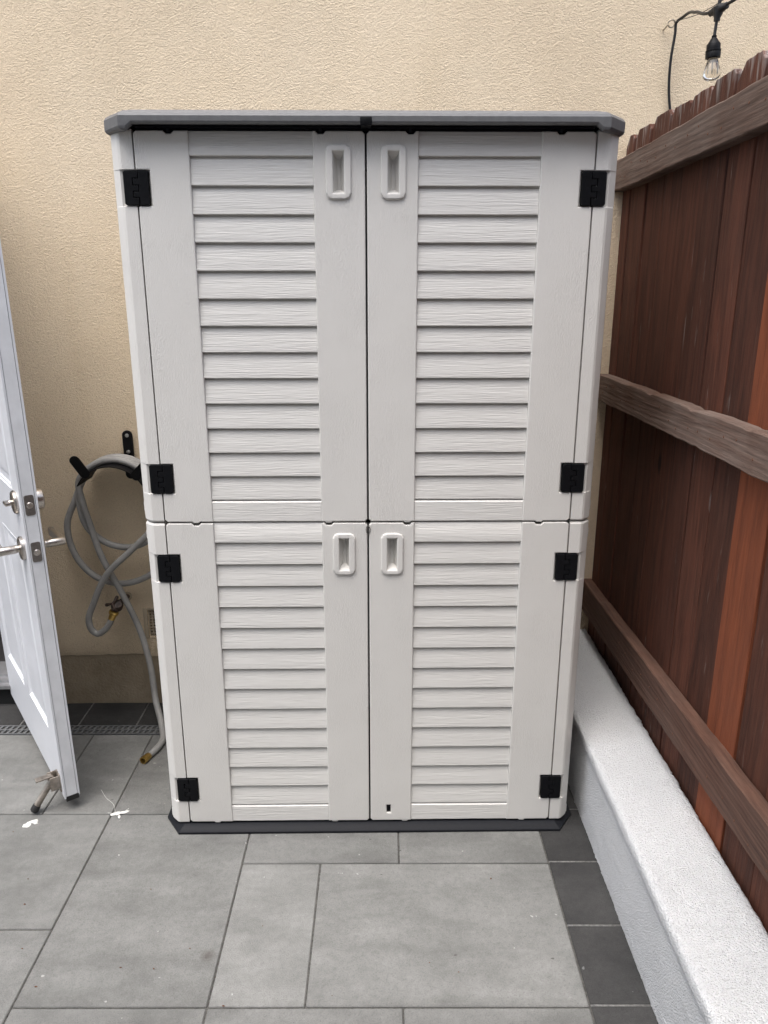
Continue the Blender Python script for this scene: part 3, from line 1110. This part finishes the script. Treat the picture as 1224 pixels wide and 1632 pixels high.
# little wire ring of the latch between the lower doors
bm = bmesh.new()
add_tube(bm, [(0.0 + 0.005 * math.cos(a), -0.002 - 0.002 * math.sin(a), 0.9300 + 0.011 * math.sin(a)) for a in [2 * math.pi * k / 24 for k in range(25)]], 0.0011, 8)
finish(bm, 'latch_ring', 'wire_steel', shed)

# ================================================================== OPEN HOUSE DOOR
# local x: from the hinge to the latch edge, local -y: the face turned to the camera
DW, DT, DH = 0.78, 0.044, 2.03
latch = Vector((-0.968, 0.072))
hdir = Vector((-0.59, 0.807)).normalized()          # latch -> hinge
hing = latch + hdir * DW
edoor = empty('entry_door', (hing.x, hing.y, 0.046))
ang = math.atan2(-hdir.y, -hdir.x)
edoor.rotation_euler = (R(0.55) * 1.0, 0, ang)
tag(edoor, 'white panelled entry door standing open at the left edge', 'door')
PANELS = []
for px0, px1 in ((0.095, 0.365), (0.435, 0.690)):
    for pz0, pz1 in ((0.20, 0.80), (0.955, 1.52), (1.62, 1.90)):
        PANELS.append((px0, px1, pz0, pz1))
def door_skin(name, yf, yb, panels=True):
    bm = bmesh.new()
    if panels:
        xs = sorted(set([0, DW] + [v for p in PANELS for v in p[:2]]))
        zs = sorted(set([0, DH] + [v for p in PANELS for v in p[2:]]))
        g = {}
        for i, x in enumerate(xs):
            for j, z in enumerate(zs):
                g[i, j] = bm.verts.new((x, yf, z))
        for i in range(len(xs) - 1):
            for j in range(len(zs) - 1):
                cx, cz = (xs[i] + xs[i + 1]) / 2, (zs[j] + zs[j + 1]) / 2
                if any(p[0] < cx < p[1] and p[2] < cz < p[3] for p in PANELS):
                    continue
                bm.faces.new((g[i, j], g[i + 1, j], g[i + 1, j + 1], g[i, j + 1]))
        r = bmesh.ops.extrude_face_region(bm, geom=list(bm.faces))
        for q in r['geom']:
            if isinstance(q, bmesh.types.BMVert):
                q.co.y = yb
    return finish(bm, name, 'door_paint', edoor)
skin_f = door_skin('front_skin', 0.0, 0.0055)
skin_b = door_skin('back_skin', DT, DT - 0.0055)
def frame4(bm, x0, x1, y0, y1, z0, z1, w):
    add_box(bm, x0, x0 + w, y0, y1, z0, z1)
    add_box(bm, x1 - w, x1, y0, y1, z0, z1)
    add_box(bm, x0 + w, x1 - w, y0, y1, z0, z0 + w)
    add_box(bm, x0 + w, x1 - w, y0, y1, z1 - w, z1)
bm = bmesh.new()
frame4(bm, 0.002, DW - 0.0012, 0.0068, DT - 0.0068, 0.006, DH - 0.002, 0.05)
finish(bm, 'core', 'door_edge_paint', edoor, smooth=False)
bm = bmesh.new()
frame4(bm, 0.005, DW - 0.006, 0.0050, DT - 0.0050, 0.009, DH - 0.005, 0.04)
finish(bm, 'seam_filler', 'rubber_black', edoor, smooth=False)
def panel(p, yf, sgn):
    x0, x1, z0, z1 = p
    lv = [(0.0, 0.0), (0.002, -0.0008), (0.0045, 0.0026), (0.0095, 0.0028), (0.0125, 0.0066), (0.030, 0.0070), (0.043, 0.0024), (0.047, 0.0018), (0.06, 0.0018)]
    bm = bmesh.new()
    rings = []
    for o, d in lv:
        d = d * 1.0 if d > 0 else d * 1.3
        rings.append([(x0 + o, yf + sgn * d, z0 + o), (x1 - o, yf + sgn * d, z0 + o), (x1 - o, yf + sgn * d, z1 - o), (x0 + o, yf + sgn * d, z1 - o)])
    loft(bm, rings, cap0=False)
    return finish(bm, 'panel', 'door_paint', edoor, angle=15, flat=2e-2)
for p in PANELS:
    panel(p, 0.0, 1)
    panel(p, DT, -1)
# bottom sweep
bm = bmesh.new()
add_box(bm, 0.003, DW + 0.001, 0.004, DT - 0.003, -0.010, 0.0055)
finish(bm, 'bottom_sweep', 'rubber_black', edoor)
# locks: deadbolt and lever sets
ZD, ZLV = 0.928, 0.794
XB = DW - 0.060
def lock_front():
    bm = bmesh.new()
    add_lathe(bm, [(0.004, -0.001), (0.033, -0.001), (0.0335, 0.004), (0.031, 0.0085), (0.028, 0.010), (0.0, 0.010)], (XB, 0, ZD), (0, -1, 0), 32)
    o = finish(bm, 'deadbolt', 'satin_nickel', edoor)
    bm = bmesh.new()
    add_cyl(bm, (XB, -0.009, ZD), (XB, -0.020, ZD), 0.008)
    add_box(bm, XB - 0.018, XB + 0.018, -0.031, -0.017, ZD - 0.0045, ZD + 0.0045)
    bmesh.ops.recalc_face_normals(bm, faces=bm.faces)
    bevel_sharp(bm, 0.002, 2, 60)
    t = finish(bm, 'thumb_turn', 'satin_nickel', o)
    bm = bmesh.new()
    add_lathe(bm, [(0.004, -0.001), (0.030, -0.001), (0.031, 0.004), (0.0285, 0.022), (0.025, 0.025), (0.012, 0.026), (0.011, 0.024), (0.0, 0.024)], (XB, DT, ZD), (0, 1, 0), 32)
    finish(bm, 'key_cylinder', 'satin_nickel', o)
lock_front()
def lever(y, sgn):
    bm = bmesh.new()
    add_lathe(bm, [(0.004, -0.001), (0.034, -0.001), (0.034, 0.006), (0.0315, 0.009), (0.020, 0.010), (0.014, 0.012), (0.0, 0.012)], (XB, y, ZLV), (0, sgn, 0), 32)
    o = finish(bm, 'lever_handle', 'satin_nickel', edoor)
    bm = bmesh.new()
    add_lathe(bm, [(0.0125, 0.009), (0.0105, 0.014), (0.0110, 0.018), (0.0120, 0.020), (0.0120, 0.066), (0.0110, 0.068), (0.0, 0.068)], (XB, y, ZLV), (0, sgn, 0), 24)
    finish(bm, 'neck', 'satin_nickel', o)
    bm = bmesh.new()
    ya, yb = sorted((y + sgn * 0.050, y + sgn * 0.0655))
    add_box(bm, XB - 0.118, XB + 0.002, ya, yb, ZLV - 0.0125, ZLV + 0.0125)
    bmesh.ops.recalc_face_normals(bm, faces=bm.faces)
    bevel_sharp(bm, 0.003, 2)
    finish(bm, 'grip', 'satin_nickel', o)
lever(0.0, -1)
lever(DT, 1)
def face_plate(z, bolt):
    # lies on the latch edge, normal +x
    bm = bmesh.new()
    pts = rrect(0.0095, DT - 0.0095, z - 0.0285, z + 0.0285, 0.006)
    rings = [[(DW - 0.0025, a, b) for a, b in pts], [(DW + 0.0006, a, b) for a, b in pts]]
    loft(bm, rings)
    p = finish(bm, 'face_plate', 'nickel_plate', edoor)
    for dz in (-0.020, 0.020):
        bm = bmesh.new()
        add_lathe(bm, [(0.0042, 0.0), (0.0042, 0.001), (0.002, 0.0014), (0.0, 0.0008)], (DW + 0.0006, DT / 2, z + dz), (1, 0, 0), 14)
        finish(bm, 'screw', 'nickel_plate', p)
    bm = bmesh.new()
    add_lathe(bm, [(0.009, 0.0), (0.009, bolt), (0.007, bolt + 0.0015), (0.0, bolt + 0.0015)], (DW + 0.0006, DT / 2, z), (1, 0, 0), 20)
    finish(bm, 'bolt', 'satin_nickel', p)
face_plate(ZD, 0.0008)
face_plate(ZLV, 0.006)
# kick-down stop screwed to the lower corner, its rubber foot on the paving
stop_x = DW - 0.045
bm = bmesh.new()
add_box(bm, stop_x - 0.020, stop_x + 0.020, -0.004, 0.0, 0.012, 0.072)
add_box(bm, stop_x - 0.020, stop_x - 0.016, -0.030, -0.004, 0.025, 0.070)
add_box(bm, stop_x + 0.016, stop_x + 0.020, -0.030, -0.004, 0.025, 0.070)
bmesh.ops.recalc_face_normals(bm, faces=bm.faces)
bevel_sharp(bm, 0.0015, 2)
stop = finish(bm, 'door_stop', 'stop_metal', edoor)
bm = bmesh.new()
p0, p1, p2 = Vector((stop_x, -0.016, 0.055)), Vector((stop_x - 0.004, -0.050, 0.010)), Vector((stop_x - 0.006, -0.075, -0.025))
add_tube(bm, smooth_path([p0, p1, p2], 0.006), 0.01, 12, True, None)
arm = finish(bm, 'arm', 'stop_metal', stop)
bm = bmesh.new()
add_tube(bm, [p0 + Vector((-0.016, 0.0, 0.0)), p0 + Vector((0.016, 0.0, 0.0))], 0.004, 10)
add_box(bm, stop_x - 0.012, stop_x + 0.010, -0.066, -0.020, 0.066, 0.0695)
finish(bm, 'foot_tab', 'stop_metal', stop)
bm = bmesh.new()
dv = (p2 - p1).normalized()
add_lathe(bm, [(0.0115, 0.0), (0.0125, 0.006), (0.0125, 0.018), (0.010, 0.0215), (0.0, 0.0215)], p2 - dv * 0.008, dv, 16)
finish(bm, 'rubber_foot', 'rubber_black', stop)

# ================================================================== HOSE, HANGER, TAP
hanger = empty('hose_hanger', (-0.905, 0.712, 0.97))
tag(hanger, 'black steel hose hanger screwed to the stucco wall', 'hose hanger')
# all coordinates relative to the hanger origin
bm = bmesh.new()
add_plate(bm, rrect(-0.0015, 0.0335, -0.075, 0.097, 0.0172, 8), [], -0.008, -0.002, 0.001, 1)
finish(bm, 'wall_plate', 'hanger_steel', hanger)
for dz in (0.080, 0.022):
    bm = bmesh.new()
    add_lathe(bm, [(0.0065, 0.0), (0.0065, 0.003), (0.003, 0.0045), (0.0, 0.0045)], (0.016, -0.008, dz), (0, -1, 0), 16)
    finish(bm, 'screw', 'screw_steel', hanger)
AX, AZ, AR = -0.012, -0.128, 0.127
def arc(r, a0, a1, n):
    return [(AX + r * math.cos(R(a0 + (a1 - a0) * k / n)), AZ + r * math.sin(R(a0 + (a1 - a0) * k / n))) for k in range(n + 1)]
bm = bmesh.new()
outer, inner = arc(AR, 28, 152, 28), arc(AR - 0.003, 28, 152, 28)
ring = outer + inner[::-1]
loft(bm, [[(x, -0.142, z) for x, z in ring], [(x, -0.006, z) for x, z in ring]])
finish(bm, 'saddle', 'hanger_steel', hanger, angle=40)
for a, da in ((128, 116), (47, 44)):
    bm = bmesh.new()
    pts = rrect(-0.017, 0.017, -0.012, 0.074, 0.0165, 8)
    add_plate(bm, pts, [], -0.002, 0.002, 0.0008, 1)
    rot = Matrix.Rotation(R(90 - da), 4, 'Y')
    tl = Matrix.Rotation(R(14), 4, 'X')
    bm.transform(Matrix.Translation((AX + AR * math.cos(R(a)), -0.141, AZ + AR * math.sin(R(a)))) @ rot @ tl)
    finish(bm, 'finger', 'hanger_steel', hanger)

HR = 0.0113
hose = empty('garden_hose', (-0.80, 0.34, 0.0))
tag(hose, 'grey garden hose looped over the black hanger, end on the paving', 'hose')
hax, haz = -0.905 + AX, 0.97 + AZ
def over(y, r0=AR + HR + 0.0008, a0=20, a1=150, n=7):
    return [(hax + r0 * math.cos(R(a0 + (a1 - a0) * k / n)), y, haz + r0 * math.sin(R(a0 + (a1 - a0) * k / n))) for k in range(n + 1)]
P = []
P += [(-0.9665, 0.601, 0.418), (-0.977, 0.598, 0.393), (-1.004, 0.596, 0.359), (-1.026, 0.596, 0.348), (-1.044, 0.596, 0.362), (-1.052, 0.596, 0.396), (-1.028, 0.600, 0.468), (-0.970, 0.604, 0.576), (-0.885, 0.607, 0.657), (-0.802, 0.610, 0.737), (-0.757, 0.62, 0.80)]
P += over(0.672)
P += [(-1.075, 0.655, 0.830), (-1.112, 0.655, 0.743), (-1.108, 0.656, 0.661), (-1.078, 0.657, 0.590), (-1.037, 0.657, 0.547), (-0.950, 0.657, 0.518), (-0.834, 0.655, 0.554), (-0.755, 0.652, 0.64), (-0.742, 0.645, 0.75)]
P += over(0.6455)
P += [(-1.052, 0.634, 0.815), (-1.036, 0.640, 0.735), (-0.975, 0.645, 0.676), (-0.899, 0.645, 0.660), (-0.819, 0.640, 0.693), (-0.768, 0.625, 0.755)]
P += over(0.619)
P += [(-1.034, 0.618, 0.83), (-1.024, 0.630, 0.756), (-0.997, 0.630, 0.639), (-0.938, 0.630, 0.496), (-0.887, 0.635, 0.347), (-0.850, 0.605, 0.215), (-0.829, 0.565, 0.095), (-0.795, 0.50, 0.040), (-0.778, 0.45, 0.0125), (-0.783, 0.39, 0.0122), (-0.800, 0.342, 0.0128)]
path = smooth_path(P, 0.009)
hm = Matrix.Translation((0.80, -0.34, 0.0))
bm = bmesh.new()
add_tube(bm, path, HR, 14)
bm.transform(hm)
finish(bm, 'tube', 'hose_rubber', hose, angle=80)
d0 = (path[0] - path[3]).normalized()
bm = bmesh.new()
add_lathe(bm, [(0.0118, -0.012), (0.0125, 0.0), (0.0125, 0.008), (0.0165, 0.009), (0.0175, 0.012), (0.0175, 0.018), (0.0160, 0.021), (0.0, 0.021)], path[0] - d0 * 0.004, d0, 12)
bm.transform(hm)
finish(bm, 'brass_coupling', 'brass', hose, angle=50)
d1 = (path[-1] - path[-4]).normalized()
bm = bmesh.new()
add_lathe(bm, [(0.0110, -0.01), (0.0118, 0.0), (0.0118, 0.014), (0.0128, 0.0145), (0.0128, 0.026), (0.0095, 0.0262), (0.0085, 0.012), (0.0, 0.012)], path[-1], d1, 18)
bm.transform(hm)
finish(bm, 'brass_end', 'brass', hose, angle=50)
bm = bmesh.new()
add_lathe(bm, [(0.0083, 0.0130), (0.0, 0.0131)], path[-1], d1, 14)
bm.transform(hm)
finish(bm, 'bore', 'rubber_black', hose)

tap = empty('outdoor_tap', (-0.957, 0.714, 0.446))
tag(tap, 'dark bronze outdoor tap on the stucco wall feeding the grey hose', 'tap')
bm = bmesh.new()
add_cyl(bm, (0.010, 0.002, 0.0), (0.004, -0.070, 0.0), 0.0105, seg=16)
add_lathe(bm, [(0.0, -0.019), (0.016, -0.017), (0.021, -0.008), (0.021, 0.008), (0.016, 0.017), (0.0, 0.019)], (0.0, -0.086, -0.002), (0.35, -0.6, 0.7), 20)
dn = d0
add_cyl(bm, (-0.002, -0.090, -0.008), Vector(path[0]) + d0 * 0.012 - Vector((-0.957, 0.714, 0.446)), 0.0118, seg=16)
finish(bm, 'valve_body', 'oxidised_bronze', tap, angle=50)
bm = bmesh.new()
add_lathe(bm, [(0.015, 0.0), (0.017, 0.002), (0.017, 0.004), (0.011, 0.006), (0.0, 0.006)], (0.010, 0.001, 0.0), (0, -1, 0), 20)
finish(bm, 'escutcheon', 'vent_paint', tap)
bm = bmesh.new()
c = Vector((-0.008, -0.106, 0.014))
add_cyl(bm, (-0.002, -0.094, 0.005), c, 0.005, seg=12)
for a in (0, 120, 240):
    dvec = Matrix.Rotation(R(a + 40), 3, Vector((-0.4, -0.6, 0.7)).normalized()) @ Vector((0.7, 0.0, 0.4)).normalized()
    add_tube(bm, [c, c + dvec * 0.012, c + dvec * 0.027, c + dvec * 0.032], 0.004, 10, True, [0.0050, 0.0042, 0.0065, 0.0040])
finish(bm, 'handle', 'oxidised_bronze', tap, angle=50)

# ================================================================== STRING LIGHT
hook = empty('eye_hook', (0.884, 0.805, 2.320))
tag(hook, 'small screw eye hook in the upper stucco carrying the black light cord', 'hook')
bm = bmesh.new()
add_tube(bm, smooth_path([(-0.006, 0.004, -0.004), (-0.004, -0.012, -0.003), (0.0, -0.022, 0.004)], 0.004), 0.0022, 8)
add_tube(bm, [(0.011 + 0.0105 * math.cos(a), -0.025 - 0.004 * math.sin(a), 0.007 + 0.0095 * math.sin(a)) for a in [R(200) + 2 * math.pi * k / 24 * 0.94 for k in range(25)]], 0.0022, 8)
finish(bm, 'eye', 'hook_metal', hook, angle=60)

string = empty('string_light', (0.908, 0.45, 2.10))
tag(string, 'black outdoor string light with one clear bulb hanging above the fence', 'string light')
SO = Vector((0.908, 0.45, 2.10))
T = Vector((0.908, 0.45, 2.263))
hk = Vector((0.906, 0.772, 2.3255))
bm = bmesh.new()
dcord = smooth_path([hk + Vector((0.02, 0.025, -0.26)), hk + Vector((0.004, 0.02, -0.18)), hk + Vector((-0.002, 0.01, -0.09)), hk + Vector((0.001, 0.002, -0.02)), hk, hk + Vector((0.010, -0.03, 0.008)), hk.lerp(T, 0.5) + Vector((0, 0, 0.012)), T + Vector((-0.010, 0.04, 0.004)), T + Vector((-0.003, 0.012, 0.001)), T + Vector((0.012, -0.03, 0.004)), T + Vector((0.10, -0.20, 0.05)), T + Vector((0.5, -0.9, 0.22)), T + Vector((1.2, -2.2, 0.6))], 0.01)
add_tube(bm, [p - SO for p in dcord], 0.0043, 10)
wire = smooth_path([hk + Vector((-0.006, 0, 0.002)), T + Vector((0, 0.0, 0.016)), T + Vector((0.10, -0.20, 0.075)), T + Vector((1.2, -2.2, 0.66))], 0.02)
add_tube(bm, [p - SO for p in wire], 0.001, 6)
finish(bm, 'cord', 'cord_rubber', string, angle=60)
bm = bmesh.new()
a0 = T - SO
ax_ = Vector((0.4, -0.86, 0.06)).normalized()
add_lathe(bm, [(0.0055, -0.030), (0.0085, -0.028), (0.0085, -0.022), (0.0110, -0.016), (0.0125, 0.0), (0.0110, 0.016), (0.0085, 0.022), (0.0085, 0.028), (0.0055, 0.030)], a0, ax_, 16)
add_lathe(bm, [(0.0145, -0.004), (0.0125, 0.012), (0.0085, 0.020), (0.0080, 0.028), (0.0045, 0.029)], a0, (-0.05, 0, -1), 16)
add_cyl(bm, a0 + Vector((0, 0, 0.006)), a0 + Vector((0.002, 0, 0.026)), 0.005, seg=10)
add_tube(bm, [a0 + Vector((-0.001, 0, -0.02)), a0 + Vector((-0.004, 0, -0.075))], 0.0042, 10)
finish(bm, 'connector', 'cord_rubber', string, angle=50)
sk = Vector((0.9045, 0.45, 2.2000)) - SO
down = Vector((0.045, 0.0, -1)).normalized()
bm = bmesh.new()
add_lathe(bm, [(0.0045, -0.002), (0.0065, 0.0), (0.0065, 0.005), (0.0085, 0.007), (0.0150, 0.017), (0.0180, 0.021), (0.0185, 0.034), (0.0200, 0.035), (0.0200, 0.0385), (0.0185, 0.039), (0.0200, 0.041), (0.0195, 0.054), (0.0175, 0.0545), (0.0, 0.0545)], sk, down, 26)
sock = finish(bm, 'socket', 'black_plastic', string, angle=40)
bm = bmesh.new()
prof = [(0.0125, 0.0548), (0.0140, 0.060), (0.0175, 0.072), (0.0212, 0.084), (0.0228, 0.092), (0.0220, 0.099), (0.0185, 0.105), (0.0115, 0.1085), (0.0, 0.1095)]
add_lathe(bm, prof, sk, down, 28)
add_lathe(bm, [(max(r - 0.0009, 0.0), d + (0.0003 if i == 0 else -0.0006)) for i, (r, d) in enumerate(prof)], sk, down, 28)
for f in list(bm.faces)[len(bm.faces) // 2:]:
    f.normal_flip()
bulb = finish(bm, 'bulb', 'bulb_glass', string, angle=80)
bm = bmesh.new()
add_lathe(bm, [(0.006, 0.0555), (0.0045, 0.066), (0.0, 0.068)], sk, down, 12)
for dx in (-0.005, 0.0, 0.005):
    add_tube(bm, [sk + down * 0.066 + Vector((dx * 0.3, 0, 0)), sk + down * 0.072 + Vector((dx * 1.4, 0, 0)), sk + down * 0.092 + Vector((dx * 1.3, 0, 0))], 0.0011, 6)
finish(bm, 'filament', 'filament_cream', bulb)

# ================================================================== SMALL THINGS ON THE PAVING
def splat(name, cx, cy, blobs, label, streaks=()):
    root = empty(name, (cx, cy, 0.0))
    tag(root, label, 'droppings')
    bm = bmesh.new()
    for k, (x, y, a, b, rot) in enumerate(blobs):
        n = 18
        rings = []
        for q, (f, z) in enumerate(((1.0, 0.0004), (0.92, 0.0016), (0.6, 0.0030), (0.2, 0.0036))):
            ring = []
            for i in range(n):
                th = 2 * math.pi * i / n
                j = 1 + 0.35 * noise.noise((math.cos(th) * 1.6 + k * 5, math.sin(th) * 1.6, cx))
                px, py = a * f * j * math.cos(th), b * f * j * math.sin(th)
                ring.append((x + px * math.cos(rot) - py * math.sin(rot), y + px * math.sin(rot) + py * math.cos(rot), z * (1 + 0.3 * noise.noise((th, k, 3)))))
            rings.append(ring)
        loft(bm, rings, cap0=False)
    finish(bm, 'blob', 'dropping_white', root, angle=80)
    if streaks:
        bm = bmesh.new()
        for s in streaks:
            add_tube(bm, smooth_path([(p[0], p[1], 0.0003) for p in s], 0.008), 0.0005, 6)
        finish(bm, 'streak', 'dropping_white', root, angle=80)
    return root
splat('bird_dropping', -0.812, 0.066, [(0, 0, 0.012, 0.008, 0.2), (0.016, 0.004, 0.013, 0.005, 0.15), (0.028, 0.010, 0.006, 0.0045, 0.1), (-0.012, -0.006, 0.007, 0.006, 0), (0.012, -0.016, 0.004, 0.009, 0.4)],
      'white bird dropping with thin streaks on the paver joint beside the shed',
      [[(-0.008, 0.006), (-0.024, 0.04), (-0.060, 0.075), (-0.090, 0.115)], [(-0.01, 0), (-0.03, 0.003)], [(0.02, 0.012), (0.028, 0.024)]])
splat('bird_dropping', -1.055, 0.022, [(0.006, 0.008, 0.013, 0.008, 0.3), (-0.009, -0.010, 0.013, 0.009, 0.2), (-0.006, 0.0, 0.008, 0.008, 0), (0.014, 0.000, 0.006, 0.005, 0)],
      'small white bird dropping on the grey paver in front of the open door')
# the soiled spot on the big paver and a few crumbs of debris
bm = bmesh.new()
for _ in range(22):
    x, y = rng.uniform(-1.1, 0.44), rng.uniform(-0.62, 0.05)
    if y > -0.05 and x > -0.66:
        continue
    s = rng.uniform(0.0012, 0.0032)
    a = rng.uniform(0, 6.28)
    vs = [bm.verts.new((x + s * math.cos(a + q) * f, y + s * math.sin(a + q) * 0.6, z)) for q, f, z in ((0, 1.6, 0.0012), (1.6, 1, 0.0012), (3.1, 1.6, 0.0012), (4.7, 1, 0.0012), (0.5, 0.1, 0.0035))]
    for k in range(4):
        bm.faces.new((vs[k], vs[(k + 1) % 4], vs[4]))
deb = finish(bm, 'debris', 'rust', smooth=False)
deb['kind'] = 'stuff'
deb['label'] = 'dark crumbs of dirt scattered over the grey paving'
deb['category'] = 'debris'
